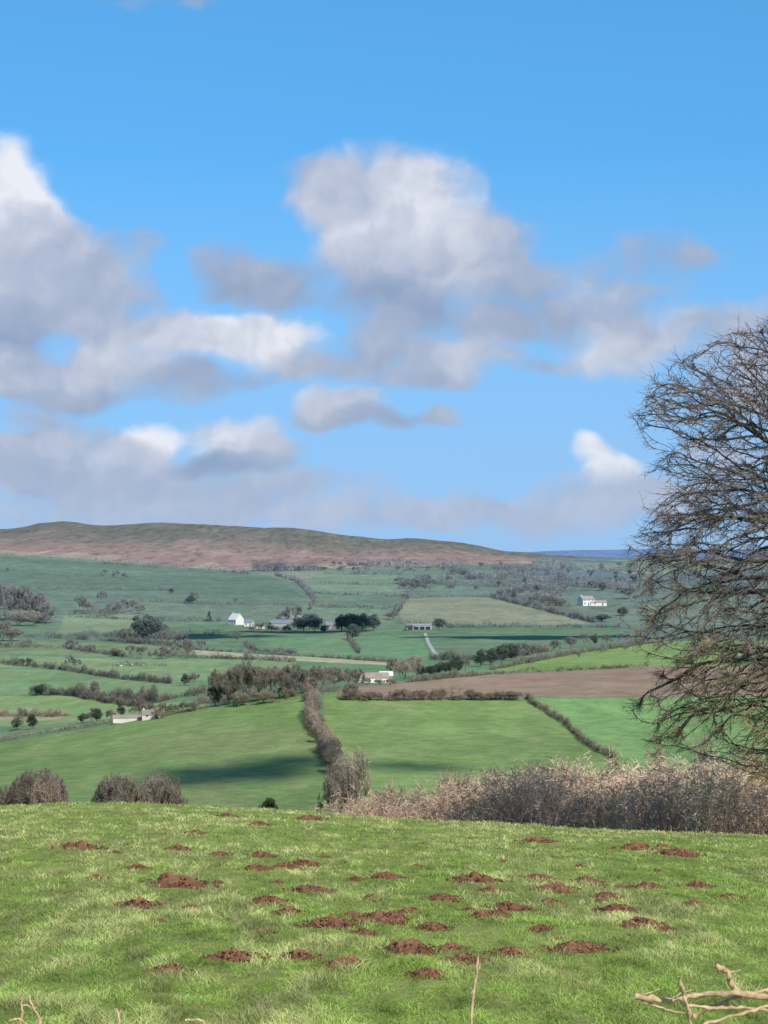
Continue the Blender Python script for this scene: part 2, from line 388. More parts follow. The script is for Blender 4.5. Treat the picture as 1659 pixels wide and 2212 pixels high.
# ---------------------------------------------------------------- small trees (prototypes)
def bare_proto(seed,spread=0.55,stems=1,tint=(112,98,90),tint2=(88,80,62),n_lvl=5,twigs=7,tw=0.011):
    r=random.Random(seed);segs=[]
    def grow(p,d,L,w,lv):
        q=p+d*L
        segs.append((p,q,w,w*0.7,lv))
        if lv>=n_lvl:return
        k=r.choice([2,3,3]) if lv>0 else 6
        for i in range(k):
            nd=(d*(0.9 if lv else 0.55)+Vector((r.gauss(0,spread),r.gauss(0,spread),r.gauss(0.04,spread*0.6)))).normalized()
            grow(q if (i or lv==0) else p+d*L*0.7,nd,L*r.uniform(0.62,0.9),w*0.62,lv+1)
    for s in range(stems):
        d=Vector((r.gauss(0,0.12 if stems==1 else 0.45),r.gauss(0,0.12 if stems==1 else 0.45),1)).normalized()
        grow(Vector((r.gauss(0,.008)*(stems>1),r.gauss(0,.008)*(stems>1),-0.03)),d,0.24 if stems==1 else 0.15,0.022 if stems==1 else 0.012,0 if stems==1 else 1)
    P0=np.array([s[0] for s in segs]);P1=np.array([s[1] for s in segs]);W=np.array([s[2] for s in segs]);lv=np.array([s[4] for s in segs])
    tip=P1[lv>=n_lvl-2];tp=np.repeat(tip,twigs,0);dirs=unit(rng.normal(size=tp.shape)*.85+np.array([0,0,.4])+unit(tp-[0,0,.45])*0.7)
    te=tp+dirs*rng.uniform(0.04,0.11,(len(tp),1))
    allp=P1[lv>=n_lvl-1];mn=np.percentile(allp,4,axis=0);mx=np.percentile(allp,96,axis=0)
    ctr=np.array([(mx[0]+mn[0])/2,(mx[1]+mn[1])/2,0]);sc=np.array([.92/(mx[0]-mn[0]),.92/(mx[1]-mn[1]),.93/mx[2]])
    def f(a):
        b=(a-ctr)*sc
        q=(b-[0,0,.55])/[.5,.5,.47];rr=np.linalg.norm(q,axis=1,keepdims=True)
        k=np.where((rr>.92)&(b[:,2:]>.3),(.92+(rr-.92)*.4)/np.maximum(rr,1e-6),1)
        return q*k*[.5,.5,.47]+[0,0,.55]
    P0,P1,tp,te=f(P0),f(P1),f(tp),f(te)
    tr=lv<=1;c1=lin(tint);c2=lin(tint2)
    V,Q=prisms(P0[tr],P1[tr],W[tr],W[tr]*.7,5);trunk=(V,Q,np.tile(c2*0.75,(len(V),1)))
    V1,Q1=prisms(P0[~tr],P1[~tr],W[~tr],W[~tr]*.7,3)
    V2,Q2=ribbons(tp,te,tw,tw*.35)
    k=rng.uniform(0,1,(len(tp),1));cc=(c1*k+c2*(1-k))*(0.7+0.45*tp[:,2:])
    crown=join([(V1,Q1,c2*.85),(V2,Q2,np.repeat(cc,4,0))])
    return trunk,crown
def dark_proto(seed,conifer=False,c=(42,48,36),c2=(72,80,54)):
    g=np.random.default_rng(seed);pts=[];cc=[]
    n=40
    for i in range(n):
        if conifer:
            h=g.uniform(0.08,0.97);R=0.5*(1-h)**0.8;a=g.uniform(0,6.28);ctr=np.array([math.cos(a)*R*.7,math.sin(a)*R*.7,h]);rad=0.13*(1.2-h)
        else:
            d=unit(g.normal(size=3));ctr=np.array([0,0,0.52])+d*np.array([0.38,0.38,0.35])*g.uniform(0.4,1.05);rad=g.uniform(0.09,0.18)
            if ctr[2]<0.12:ctr[2]=0.12+g.uniform(0,.1)
        m=90;q=unit(g.normal(size=(m,3)))*g.uniform(0.6,1.15,(m,1))*rad
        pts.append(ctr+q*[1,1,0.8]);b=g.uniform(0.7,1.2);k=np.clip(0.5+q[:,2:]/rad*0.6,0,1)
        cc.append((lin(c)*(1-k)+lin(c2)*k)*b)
    p=np.concatenate(pts);cl=np.concatenate(cc)
    V,Q=leaves(p,0.055)
    V1,Q1=prisms(np.array([[0,0,-.03]]),np.array([[0.01,0,.5]]),0.03,0.02,6)
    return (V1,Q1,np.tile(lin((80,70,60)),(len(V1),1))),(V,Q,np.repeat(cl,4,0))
PROTO={}
def reg(k,pair,nm,cat):
    tr,cr=pair
    mt=mesh_np(nm+'_trunk',*tr);mt.materials.append(M_VEG)
    mc=mesh_np(nm+'_crown',*cr);mc.materials.append(M_VEG)
    mj=mesh_np(nm,*join([tr,cr]));mj.materials.append(M_VEG)
    PROTO[k]=(mt,mc,mj,nm,cat)
for i in range(7):reg('b%d'%i,bare_proto(10+i,spread=[.55,.45,.6,.4,.5,.42,.38][i],twigs=[8,6,7,5,7,6,6][i],tint=[(142,130,116),(134,124,104),(146,132,120),(136,128,118),(122,112,96),(154,144,128),(128,120,110)][i],tint2=(106,98,82)),'bare_tree','tree')
for i in range(3):reg('s%d'%i,bare_proto(40+i,spread=0.42,stems=6,n_lvl=5,tint=(156,138,118),tint2=(122,110,90)),'bare_shrub','shrub')
for i in range(3):reg('d%d'%i,dark_proto(60+i),'evergreen_tree','tree')
reg('c0',dark_proto(70,True),'conifer_tree','tree')
for i in range(2):reg('p%d'%i,bare_proto(80+i,spread=0.46,stems=5,twigs=6,tint=(170,156,134),tint2=(138,128,104)),'pale_bare_tree','tree')
LAB={'b':'leafless grey-brown tree standing by a hedge','s':'leafless brown shrub on rough pasture','d':'dark evergreen tree with a rounded crown','c':'dark conifer beside the farm','p':'pale leafless willow at the end of the hedge'}
def tree(k,u,vbase,hpx,wpx,yfix=None,label=None):
    if len(k)==1:
        opts=[q for q in PROTO if q[0]==k];k=random.choice(opts)
    if yfix:
        y=yfix;x=(u-UC)/F*y;z=float(height(x,y));h=(-(vbase-hpx-VH)/F*y)-z
    else:
        hpx*=random.uniform(.85,1.12);wpx*=random.uniform(.8,1.15)
        x,y,z=ground(u,vbase,240);h=hpx/F*y
    w=wpx/F*y
    mt,mc,mj,nm,cat=PROTO[k];lb=label or LAB[k[0]]
    rz=random.uniform(0,6.28)
    if hpx>=34 and k[0] in 'bdc':
        e=add(nm,None,label=lb,category=cat,group='trees and shrubs on the farmland')
        a=add('trunk',mt,None,e);b=add('crown',mc,None,e)
    else:
        e=add(nm,mj,label=lb,category=cat,group='trees and shrubs on the farmland')
    e.location=(x,y,z);e.rotation_euler=(0,0,rz);e.scale=(w,w,h)
    return e
tree('b0',85,1735,78,116,205);tree('b1',8,1735,42,66,215);tree('b2',122,1735,62,74,212);tree('b6',52,1735,62,80,200);tree('s2',100,1735,54,78,196);tree('b4',72,1735,72,90,198);tree('b3',105,1735,68,80,200)
tree('b3',250,1735,70,84,200);tree('b6',236,1735,54,80,194);tree('b4',345,1735,68,94,198);tree('b1',370,1735,56,80,193);tree('s0',300,1735,30,50,196);tree('b0',264,1735,62,74,196);tree('b2',333,1735,60,78,195)
tree('d1',583,1752,35,46,66,'small round evergreen bush at the field edge')
tree('p0',762,1700,88,80,225);tree('b5',738,1700,60,70,218);tree('b3',712,1715,46,56,228);tree('b6',735,1690,60,60,230)
for u,v,h in [(667,1516,24),(674,1540,30),(690,1576,34),(698,1606,42),(714,1640,46),(720,1672,55),(683,1560,24),(706,1628,36),(717,1658,50)]:
    tree('s',u+random.uniform(-4,4),v,h,h*.95)
for u in range(745,1120,24):
    tree('s',u+random.uniform(-8,8),1513,random.uniform(12,28),random.uniform(20,42))
tree('b',757,1513,38,34)
for u,v,h,w,k in [(465,1527,58,36,'d'),(480,1527,92,62,'b'),(507,1524,80,56,'b'),(530,1521,86,60,'b'),(558,1517,70,56,'b'),(584,1514,76,56,'b'),(608,1510,58,48,'b'),(632,1504,68,54,'b'),(655,1500,54,46,'b'),(680,1496,62,50,'b'),(704,1492,48,46,'b'),(728,1488,54,44,'b'),(750,1486,38,40,'b'),(772,1484,40,38,'b'),
  (495,1518,46,44,'d'),(545,1508,60,48,'b'),(592,1500,56,48,'b'),(642,1485,40,40,'b'),(690,1478,40,40,'p'),(575,1520,28,44,'s'),(470,1500,48,40,'b'),(518,1526,34,46,'s'),(560,1502,56,44,'p'),(620,1508,26,40,'s'),(668,1497,30,40,'s'),(735,1470,20,34,'b'),(660,1472,24,36,'b'),(600,1478,24,38,'b'),(520,1490,50,44,'b'),(570,1486,44,40,'b'),(712,1480,40,36,'b'),(625,1490,44,40,'b')]:
    tree(k,u,v,h,w)
for u,v,h,w,k in [(870,1470,52,46,'p'),(850,1466,44,36,'b'),(893,1466,48,40,'p'),(775,1478,26,28,'b'),(790,1480,14,26,'s'),(820,1480,12,26,'s'),(845,1480,16,24,'s'),
  (910,1462,28,36,'d'),(930,1460,30,38,'d'),(950,1458,32,40,'d'),(970,1456,36,40,'d'),(988,1454,44,38,'d'),(1005,1450,30,28,'b'),
  (1038,1440,38,42,'d'),(1060,1436,38,42,'d'),(1084,1432,40,44,'d'),(1106,1427,38,40,'d'),(1130,1421,34,36,'b'),(1150,1416,26,30,'b'),(1175,1412,22,30,'p'),(1200,1408,24,30,'b'),(1232,1402,26,30,'b'),(1262,1397,30,30,'b'),(1285,1394,24,26,'d'),(1310,1390,20,26,'b'),(1340,1386,20,26,'b'),
  (22,1340,80,58,'b'),(-10,1345,88,60,'b'),(50,1342,70,48,'b'),(80,1345,60,46,'b'),(104,1348,46,40,'b'),(5,1385,44,46,'b'),(30,1385,28,40,'s'),(36,1352,40,50,'p'),(64,1352,30,50,'p'),(35,1340,66,50,'b'),(65,1342,60,44,'b'),
  (175,1322,34,34,'b'),(190,1326,28,30,'b'),(220,1302,26,26,'b'),(262,1325,30,36,'b'),(285,1322,28,30,'b'),(225,1330,18,26,'s'),(245,1328,26,30,'b'),(300,1326,22,30,'b'),
  (225,1244,16,14,'b'),(250,1248,16,16,'b'),(270,1254,18,18,'b'),(15,1237,12,12,'b'),(370,1281,14,20,'d'),(420,1304,28,26,'b'),(412,1304,18,24,'d'),(510,1302,12,12,'b'),
  (300,1388,58,48,'d'),(322,1390,64,56,'d'),(345,1388,50,40,'b'),(275,1390,34,36,'b'),(365,1392,30,32,'b'),(390,1398,34,36,'b'),(405,1424,40,32,'b'),(285,1420,30,30,'b'),(310,1424,28,30,'b'),(350,1424,26,30,'b'),(430,1410,34,32,'b'),(250,1418,20,26,'s'),(190,1412,20,24,'b'),(155,1400,22,26,'b'),(60,1392,12,20,'s'),(375,1420,28,30,'b'),(310,1386,54,44,'b'),(335,1384,50,40,'b'),
  (452,1343,22,17,'c'),(632,1352,44,40,'b'),(612,1348,32,30,'b'),(655,1364,40,46,'d'),(680,1365,44,50,'d'),(642,1362,30,34,'d'),(738,1364,42,46,'d'),(758,1364,40,44,'d'),(782,1364,42,48,'d'),(806,1362,40,44,'d'),(762,1382,40,36,'d'),(575,1362,20,28,'b'),(560,1360,14,20,'s'),(590,1364,14,24,'s'),(850,1340,22,22,'b'),(840,1338,16,20,'s'),(700,1366,18,24,'d'),(620,1366,16,24,'s'),(545,1362,8,20,'s'),(770,1360,40,44,'d'),(668,1360,42,44,'d'),
  (948,1359,30,38,'d'),(1300,1343,20,44,'d'),(1345,1330,22,28,'d'),(510,1388,24,22,'b'),(860,1330,26,20,'b'),(875,1300,20,16,'b'),(884,1362,12,20,'s'),
  (48,1437,18,20,'d'),(62,1437,16,18,'d'),(150,1440,24,26,'b'),(165,1444,20,24,'b'),(400,1480,26,22,'d'),(418,1480,26,26,'b'),(85,1502,28,30,'d'),(110,1502,18,28,'b'),(205,1508,34,22,'b'),(270,1512,14,20,'s'),
  (45,1577,48,36,'b'),(70,1575,34,28,'d'),(35,1576,28,24,'d'),(178,1562,22,24,'d'),(208,1560,38,30,'d'),(195,1560,24,28,'b'),(262,1548,30,26,'d'),(240,1556,26,26,'b'),(350,1550,34,32,'b'),(372,1545,28,28,'b'),(395,1541,30,30,'b'),(415,1537,24,28,'s'),(344,1553,20,20,'s'),(290,1548,22,24,'b'),(310,1547,26,24,'b'),(268,1560,12,18,'s'),
  (1150,1432,14,18,'s'),(1300,1410,14,18,'s'),(1350,1405,16,18,'s'),(1250,1420,14,18,'s')]:
    tree(k,u,v,h,w)
for i in range(110):
    u=random.uniform(860,1420);v=random.uniform(1222,1300)
    if u<1060 and v>1285:continue
    if 1225<u<1320 and 1285<v<1330:continue
    if v<1226:h=random.uniform(9,14)
    else:h=random.uniform(9,22)*(0.6+(v-1220)/120)
    tree(random.choice('bbbbbd'),u,v,h,h*random.uniform(0.9,1.6))
for i in range(26):
    u=random.uniform(1100,1290);v=1290+(u-1100)*0.17+random.uniform(-8,8)
    if u>1215 and v<1345:continue
    tree(random.choice('bdbb'),u,v,random.uniform(14,28),random.uniform(16,30))
for i in range(14):
    tree('b',random.uniform(690,900),random.uniform(1222,1240),random.uniform(7,12),random.uniform(10,20))
# ---------------------------------------------------------------- scrub thicket
def thicket():
    top=I([(640,1738),(700,1724),(780,1696),(860,1688),(960,1664),(1080,1656),(1160,1636),(1220,1622),(1300,1634),(1400,1618),(1500,1622),(1659,1616),(1900,1610)])
    n=16000
    y=rng.uniform(72,150,n);u=rng.uniform(690,1950,n);ok=~((u<1000)&(y<95)&(rng.uniform(0,1,n)<.5));y=y[ok];u=u[ok]
    A=np.stack([(u-UC)/F*y,y],1);z0=height(A[:,0],A[:,1])
    clump=np.clip((fbm(A[:,0]/2.6,A[:,1]/6,91,3)-.5)*2.4+.5,0,1)
    vt=top(u)+(1-clump)*100-8
    zt=-(vt-VH)/F*A[:,1]
    H=np.minimum(zt-z0,6+9*clump);H=H*rng.uniform(0.74,1.0,len(H))
    ok=H>0.7;A=A[ok];z0=z0[ok];H=H[ok];clump=clump[ok];uu=u[ok];n=len(H)
    base=np.stack([A[:,0],A[:,1],z0],1)
    lean=rng.normal(size=(n,3))*[0.22,0.22,0];lean[:,2]=1
    pal=np.array([lin((182,150,128)),lin((192,164,140)),lin((166,144,116)),lin((192,176,144)),lin((172,138,120))])
    ci=(fbm(A[:,0]/3,A[:,1]/7,15,2)*5*1.3+rng.uniform(-.8,.8,n)-0.6).clip(0,4).astype(int)
    cc=pal[ci]*rng.uniform(.75,1.15,(n,1))*(.8+.3*clump)[:,None]*(1+.35*np.clip((uu-1050)/250,0,1))[:,None]  # colour lightened on the right to offset the big tree's shadow
    parts=[]
    a=base;d=unit(lean)
    for k in range(3):
        b=a+d*(H/3)[:,None]
        V,Q=prisms(a,b,0.022*(1-k*.34),0.022*(0.66-k*.32),3);parts.append((V,Q,np.repeat(cc*0.9,6,0)))
        for r_ in range(3+2*k):
            t=rng.uniform(0,1,(n,1));s=a*(1-t)+b*t
            dd=unit(rng.normal(size=(n,3))*[1,1,.65]+[0,0,.3]);L=np.minimum(H*0.11,.65)[:,None]*rng.uniform(.4,1.2,(n,1))
            V,Q=ribbons(s,s+dd*L,0.032,0.014);parts.append((V,Q,np.repeat(cc,4,0)))
            e2=s+dd*L*0.6+unit(rng.normal(size=(n,3))+[0,0,.1])*L*0.6
            V,Q=ribbons(s+dd*L*0.6,e2,0.026,0.010);parts.append((V,Q,np.repeat(cc,4,0)))
        a=b;d=unit(d+rng.normal(size=(n,3))*[.34,.34,.05])
    V,Q,Cx=join(parts)
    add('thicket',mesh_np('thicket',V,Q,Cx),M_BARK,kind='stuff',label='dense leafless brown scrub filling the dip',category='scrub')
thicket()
for u,v,w,yy_ in [(830,1688,80,120),(900,1694,70,110),(980,1656,110,125),(1060,1648,110,118),(1150,1640,120,112),(1230,1630,130,120),(1330,1644,120,108),(1420,1624,140,115),(1520,1620,150,105),(1620,1618,150,110)]:
    tree('p' if u%3==0 else 's',u,v+16,10,w,yy_,label='leafless brown bush rising out of the scrub')
# ---------------------------------------------------------------- big tree (space colonisation)
def big_tree():
    YT=64.0;U0=1850;px=YT/F
    cx=(U0-UC)*px;gz=float(height(cx,YT))
    rad=I([(625,10),(665,150),(700,240),(740,320),(790,400),(850,455),(890,480),(925,435),(965,445),(1040,435),(1085,500),(1130,475),(1170,478),(1260,470),(1330,500),(1370,515),(1410,465),(1450,450),(1500,475),(1560,480),(1600,440),(1650,330),(1700,150),(1720,60)])
    g=np.random.default_rng(5)
    def cand(n):
        v=g.uniform(630,1715,n);a=g.uniform(0,2*math.pi,n)
        R=rad(v);r=R*np.sqrt(g.uniform(0.03,1,n))
        x=r*np.cos(a);yv=r*np.sin(a)
        vv=v-0.0009*r*r
        ok=(fbm(np.cos(a)*2.2+r/160+10,vv/36+np.sin(a)*2,7,2)>0.44)
        ok&=~((x>60)&(g.uniform(0,1,n)<.75))
        return np.stack([cx+x*px,YT+yv*px,-(v-VH)*px],1)[ok]
    A=np.concatenate([cand(4000) for _ in range(16)])[:19000]
    nodes=[Vector((cx,YT,gz-0.1))];par=[-1]
    z=gz-0.1
    while z<gz+10.2:
        z+=0.3;h=z-gz;nodes.append(Vector((cx+0.25*math.sin(h*.7)-.02*h,YT+.2*math.sin(h*.5+1),z)));par.append(len(nodes)-2)
    ntrunk=len(nodes)
    step=0.22;kill=0.28;alive=np.ones(len(A),bool)
    for it in range(80):
        kd=kdtree.KDTree(len(nodes))
        for i,nv in enumerate(nodes):
            if i>=8 :kd.insert(nv,i)
        kd.balance()
        acc={}
        idxs=np.nonzero(alive)[0]
        for i in idxs:
            co,j,dist=kd.find(A[i])
            if dist<kill:alive[i]=False;continue
            if dist>3.0 and it>14:continue
            if j<ntrunk and it>3 and random.random()<.8:continue
            dv=(Vector(A[i])-co).normalized()
            if j in acc:acc[j]+=dv
            else:acc[j]=dv
        if len(acc)<3 and it>20:break
        for j,dv in acc.items():
            if dv.length<1e-4:continue
            pj=par[j];prev=(nodes[j]-nodes[pj]).normalized() if (pj>=0 and j>=ntrunk) else Vector((0,0,0))
            o=nodes[j]-Vector((cx,YT,nodes[j].z));rr_=o.length;outw=o.normalized() if rr_>.6 else Vector((0,0,0))
            zb=(0.22 if rr_<2.5 else (-0.05 if rr_<4 else -0.3))
            sd=math.sin(nodes[j].x*3.1+nodes[j].z*2.3+nodes[j].y*1.7)
            d=(dv.normalized()+prev*0.7+outw*0.45+Vector((random.gauss(0,.2),random.gauss(0,.2),zb+sd*.28+random.gauss(0,.16)))).normalized()
            nodes.append(nodes[j]+d*step);par.append(j)
        if len(nodes)>34000:break
    n=len(nodes);ch=[0]*n;area=np.zeros(n)
    for i in range(n):
        if par[i]>=0:ch[par[i]]+=1
    for i in range(n-1,0,-1):
        if ch[i]==0:area[i]=0.0088**2.27
        area[par[i]]+=area[i]
    rr=area**(1/2.27);rr=np.clip(rr,0.008,0.40)
    P=np.array(nodes);par=np.array(par)
    i=np.arange(1,n);p0=P[par[i]];p1=P[i];w0=np.minimum(rr[par[i]],rr[i]*1.5);w1=rr[i]
    thick=w1>0.08
    cb=lin((94,88,84));ct=lin((136,124,112));cy=lin((166,150,98));cr=lin((130,112,102))
    V,Q=prisms(p0[thick],p1[thick],w0[thick],w1[thick],7)
    root=add('large_bare_tree',None,label='large leafless spreading tree with drooping twigs at the field edge',category='tree')
    root.location=(cx,YT,gz)
    add('trunk',mesh_np('big_trunk',V-[cx,YT,gz],Q,np.tile(cb*0.6,(len(V),1)),smooth=True),M_BARK,root)
    parts=[]
    q=~thick;dk=np.where(w1[q]>.03,.55,.8)[:,None]*cb
    V,Q=prisms(p0[q],p1[q],w0[q],w1[q],4);parts.append((V,Q,np.repeat(dk,8,0)))
    thin=np.nonzero(w1<0.021)[0]
    src=np.repeat(thin,3);hz0=(p1[src][:,2]-gz)/14.5
    src=src[rng.uniform(0,1,len(src))<np.clip(1.15-.65*hz0,.5,1)];m=len(src);t=rng.uniform(0,1,(m,1))
    s=p0[src]*(1-t)+p1[src]*t;bd=unit(p1[src]-p0[src]);outd=unit((s-[cx,YT,gz+8])*[1,1,0.2])
    hz=np.clip((s[:,2:]-gz)/14.5,0,1)
    d=unit(bd*0.65+outd*0.55+rng.normal(size=(m,3))*0.45+np.concatenate([0*hz,0*hz,-.15-.25*(1-hz)],1));L=rng.uniform(.10,.36,(m,1))
    e=s+d*L;d2=unit(d+rng.normal(size=(m,3))*.5+[0,0,.1]);e2=e+d2*L*.7
    nz=np.clip((fbm(s[:,0]/1.2,s[:,2]/1.2,63,2)-0.33)*5,0,1)[:,None]
    yl=nz*np.clip(1.25-hz*1.9,0,1);rd=np.clip((hz-.65)*3,0,1)
    col=ct*(1-yl)+cy*yl;col=col*(1-rd)+cr*rd;col=col*rng.uniform(.6,1.25,(m,1))
    V,Q=prisms(s,e,0.0072,0.0055,3);parts.append((V,Q,np.repeat(col,6,0)))
    V,Q=prisms(e,e2,0.0055,0.0035,3);parts.append((V,Q,np.repeat(col*1.1,6,0)))
    t=rng.uniform(.2,1,(m,1));s2=s*(1-t)+e*t;d3=unit(d+rng.normal(size=(m,3))*.8);V,Q=ribbons(s2,s2+d3*L*rng.uniform(.3,.8,(m,1)),0.014,0.007);parts.append((V,Q,np.repeat(col*1.1,4,0)))
    V,Q,Cx=join(parts)
    add('crown',mesh_np('big_crown',V-[cx,YT,gz],Q,Cx),M_BARK,root)
big_tree()
# ---------------------------------------------------------------- molehills
MH=[(168,1825,70),(383,1830,40),(425,1797,30),(490,1760,32),(560,1778,34),(665,1765,45),(475,1843,35),(563,1845,40),(295,1872,40),(210,1893,35),(380,1900,95),(302,1950,65),(552,1873,45),(612,1868,35),(655,1862,50),(668,1918,65),(578,1942,65),(625,1968,50),(768,1898,30),(832,1890,60),(803,1938,40),(715,1990,80),(820,1978,80),(785,2012,44),(888,1966,45),(955,1937,60),(935,2000,55),(1030,1895,70),(1062,1920,40),(1160,1893,50),(1195,1915,60),(1265,1900,45),(1048,1975,60),(1095,1955,65),(1185,1947,45),(1310,1932,45),(1335,1960,65),(1400,1912,45),(1375,1827,65),(1465,1838,70),(1158,1812,50),(1505,1910,45),(1500,1950,40),(1575,1935,40),(1385,1990,70),(1245,2042,90),(1100,2053,65),(875,2045,95),(1000,2070,70),(925,2100,70),(745,2078,75),(645,2063,65),(497,2063,85),(368,2093,70),(415,1960,30),(565,2010,35),(1170,2003,40),(970,2045,45),(1430,2005,40),
 (760,1974,38),(778,1988,26),(860,1992,34),(1015,1965,26),(1075,1970,34),(1130,1960,28),(1215,1925,30),(1180,1905,30),(1295,1945,26),(1360,1998,34),(905,2052,40),(845,2036,30),(1040,2075,36),(1275,2050,40),(1210,2030,32),(1295,1910,24),(405,1908,36),(350,1912,30),(640,1875,26),(1430,1826,26),(1490,1848,30),(1340,1915,22),(1150,2010,22),(470,1905,18),(250,1840,18),(520,1990,18),(700,1850,18),(900,1870,18),(1090,1860,18),(1250,1870,18),(130,1980,18),(1420,1880,18),(990,1905,18),(600,1905,18),(345,1990,18),(195,1832,28),(605,1950,26),(690,1926,26)]
def mole_mesh(seed):
    g=np.random.default_rng(seed);nr,na=18,48;V=[];
    ex=g.uniform(0.85,1.15)
    for i in range(nr):
        r=i/(nr-1)
        for j in range(na):
            a=2*math.pi*j/na
            R=r*(0.5*(1+0.65*(float(fbm(np.array(math.cos(a)*2.4+seed*3),np.array(math.sin(a)*2.4),seed,3))-.5)*2))
            x=R*math.cos(a);y=R*math.sin(a)*ex
            h=0.22*(1-r*r)**1.1+0.34*(float(fbm(np.array(x*9+seed),np.array(y*7),seed,4))-.5)*(1-r**3)-0.03*r
            V.append((x,y,h))
    V=np.array(V);idx=np.arange(nr*na).reshape(nr,na);nx=np.roll(idx,-1,1)
    Q=np.stack([idx[:-1],idx[1:],nx[1:],nx[:-1]],-1).reshape(-1,4)
    c1=lin((138,98,74));c2=lin((88,62,48));k=np.clip(g.uniform(-.2,.5,(len(V),1))+(V[:,2:]*2.8),0,1)
    parts=[(V,Q,c1*k+c2*(1-k))]
    cube=np.array([(-1,-1,-1),(1,-1,-1),(1,1,-1),(-1,1,-1),(-1,-1,1),(1,-1,1),(1,1,1),(-1,1,1)],float)
    cq=np.array([(0,3,2,1),(4,5,6,7),(0,1,5,4),(1,2,6,5),(2,3,7,6),(3,0,4,7)])
    for i in range(260):
        a=g.uniform(0,6.28);r=math.sqrt(g.uniform(0,2.6))*0.5;x=r*math.cos(a);y=r*math.sin(a)*ex
        h=max(0.012,0.21*(1-(r/.5)**2))
        s=g.uniform(0.007,0.032);M=unit(np.linalg.qr(g.normal(size=(3,3)))[0])
        cv=(cube*g.uniform(.4,1,(8,3)))@M*s+[x,y,h+g.uniform(-.01,.04)]
        parts.append((cv,cq,(c1*1.1 if g.random()<.55 else c2)*g.uniform(.7,1.25)))
    return mesh_np('molehill',*join(parts))
m_soil=veg_mat('loose_soil',L=0,nscale=18,namp=0.5)
mms=[mole_mesh(s) for s in range(10)]
for a in mms:a.materials.append(m_soil)
MP=[]
for i,(u,v,w) in enumerate(MH):
    x,y,z=ground(u,v+w*0.15);W=w/F*y*1.08
    o=add('molehill',mms[(i*7)%10],None,label='broken molehill of reddish-brown soil in the grass' if w<80 else 'large crumbly molehill of reddish-brown soil in grass',category='molehill',group='molehills on the pasture')
    o.location=(x,y,z+0.006);o.rotation_euler=(0,0,random.uniform(0,6.28));o.scale=(W,W*1.15,W*0.78+.05)
    MP.append((x,y,W*0.5))
# ---------------------------------------------------------------- grass
def grass():
    n=470000
    a=rng.uniform(1/64.,1/11.,int(n*.55));y=np.concatenate([1/a,np.exp(rng.uniform(math.log(11),math.log(63),n-len(a)))])
    s=rng.uniform(-0.2,0.2,n);x=s*(y+4)
    clump=fbm(x/0.14,y/0.42,41,2)
    keep=rng.uniform(0,1,n)<np.clip(-.05+1.9*clump,.2,1)
    for mx,my,mr in MP:
        rr=np.sqrt((x-mx)**2+((y-my)/1.2)**2)/mr*(1+1.1*(clump-.5));keep&=~((rr<.92)&(rng.uniform(0,1,n)<0.92))
        keep&=~((np.abs(x-mx)<mr*.8)&(y<my)&(y>my-mr*1.8)&(rng.uniform(0,1,n)<0.4))
    x=x[keep];y=y[keep];clump=clump[keep];n=len(x);z=height(x,y)
    big=fbm(x/2.2,y/9,55,3);big2=fbm(x/0.20,y/0.9,56,3);big3=fbm(x/.6,y/3.4,59,2)
    dry=np.clip((big-0.5)*2.8+(big2-.5)*3.6+(big3-.5)*2.8+rng.normal(0,.4,n)+np.clip((y-44)/20,0,.6)+.25*np.clip((22-y)/6,0,1)*(x<.3)+.10*(x<-.5)+0.03,0,1)
    tall=np.clip((big2-.54)*5,0,1)
    hgt=(0.013+0.026*clump**1.5+0.012*dry+0.026*tall)*rng.uniform(.5,1.7,n)
    wd=np.maximum(0.0050,y*0.00031)
    az=rng.uniform(0,2*math.pi,n);side=np.stack([np.cos(az),np.sin(az),0*az],1)
    la=rng.uniform(0,2*math.pi,n);lean=np.stack([np.cos(la),np.sin(la),0*la],1)*(rng.uniform(.2,1.9,n)*hgt)[:,None]
    b=np.stack([x,y,z-0.005],1);up=np.stack([0*x,0*x,hgt],1)
    m_=b+up*0.6+lean*0.35;t_=b+up*rng.uniform(.8,1,(n,1))+lean
    w=wd[:,None]/2
    V=np.stack([b-side*w,b+side*w,m_+side*w*.8,m_-side*w*.8,t_+side*w*.2,t_-side*w*.2],1).reshape(-1,3)
    k=(np.arange(n)*6)[:,None];Q=np.concatenate([k+[[0,1,2,3]],k+[[3,2,4,5]]],0)
    g1=lin((118,154,64));g2=lin((172,194,98));dr=lin((230,216,158))
    r=rng.uniform(0,1,(n,1));d=(dry*rng.uniform(.3,1,n))[:,None]*0.82
    c=(g1*(1-r)+g2*r)*(1-d)+dr*d
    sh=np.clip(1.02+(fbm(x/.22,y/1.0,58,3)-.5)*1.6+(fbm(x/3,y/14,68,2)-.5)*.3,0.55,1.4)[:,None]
    c6=np.repeat(c*sh,6,0);f=np.tile(np.array([.55,.55,1,1,1.2,1.2]),n)[:,None]  # blade roots darkened: occlusion shade painted into the colour
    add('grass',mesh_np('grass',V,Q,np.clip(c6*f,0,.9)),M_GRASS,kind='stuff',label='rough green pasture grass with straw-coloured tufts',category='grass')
grass()
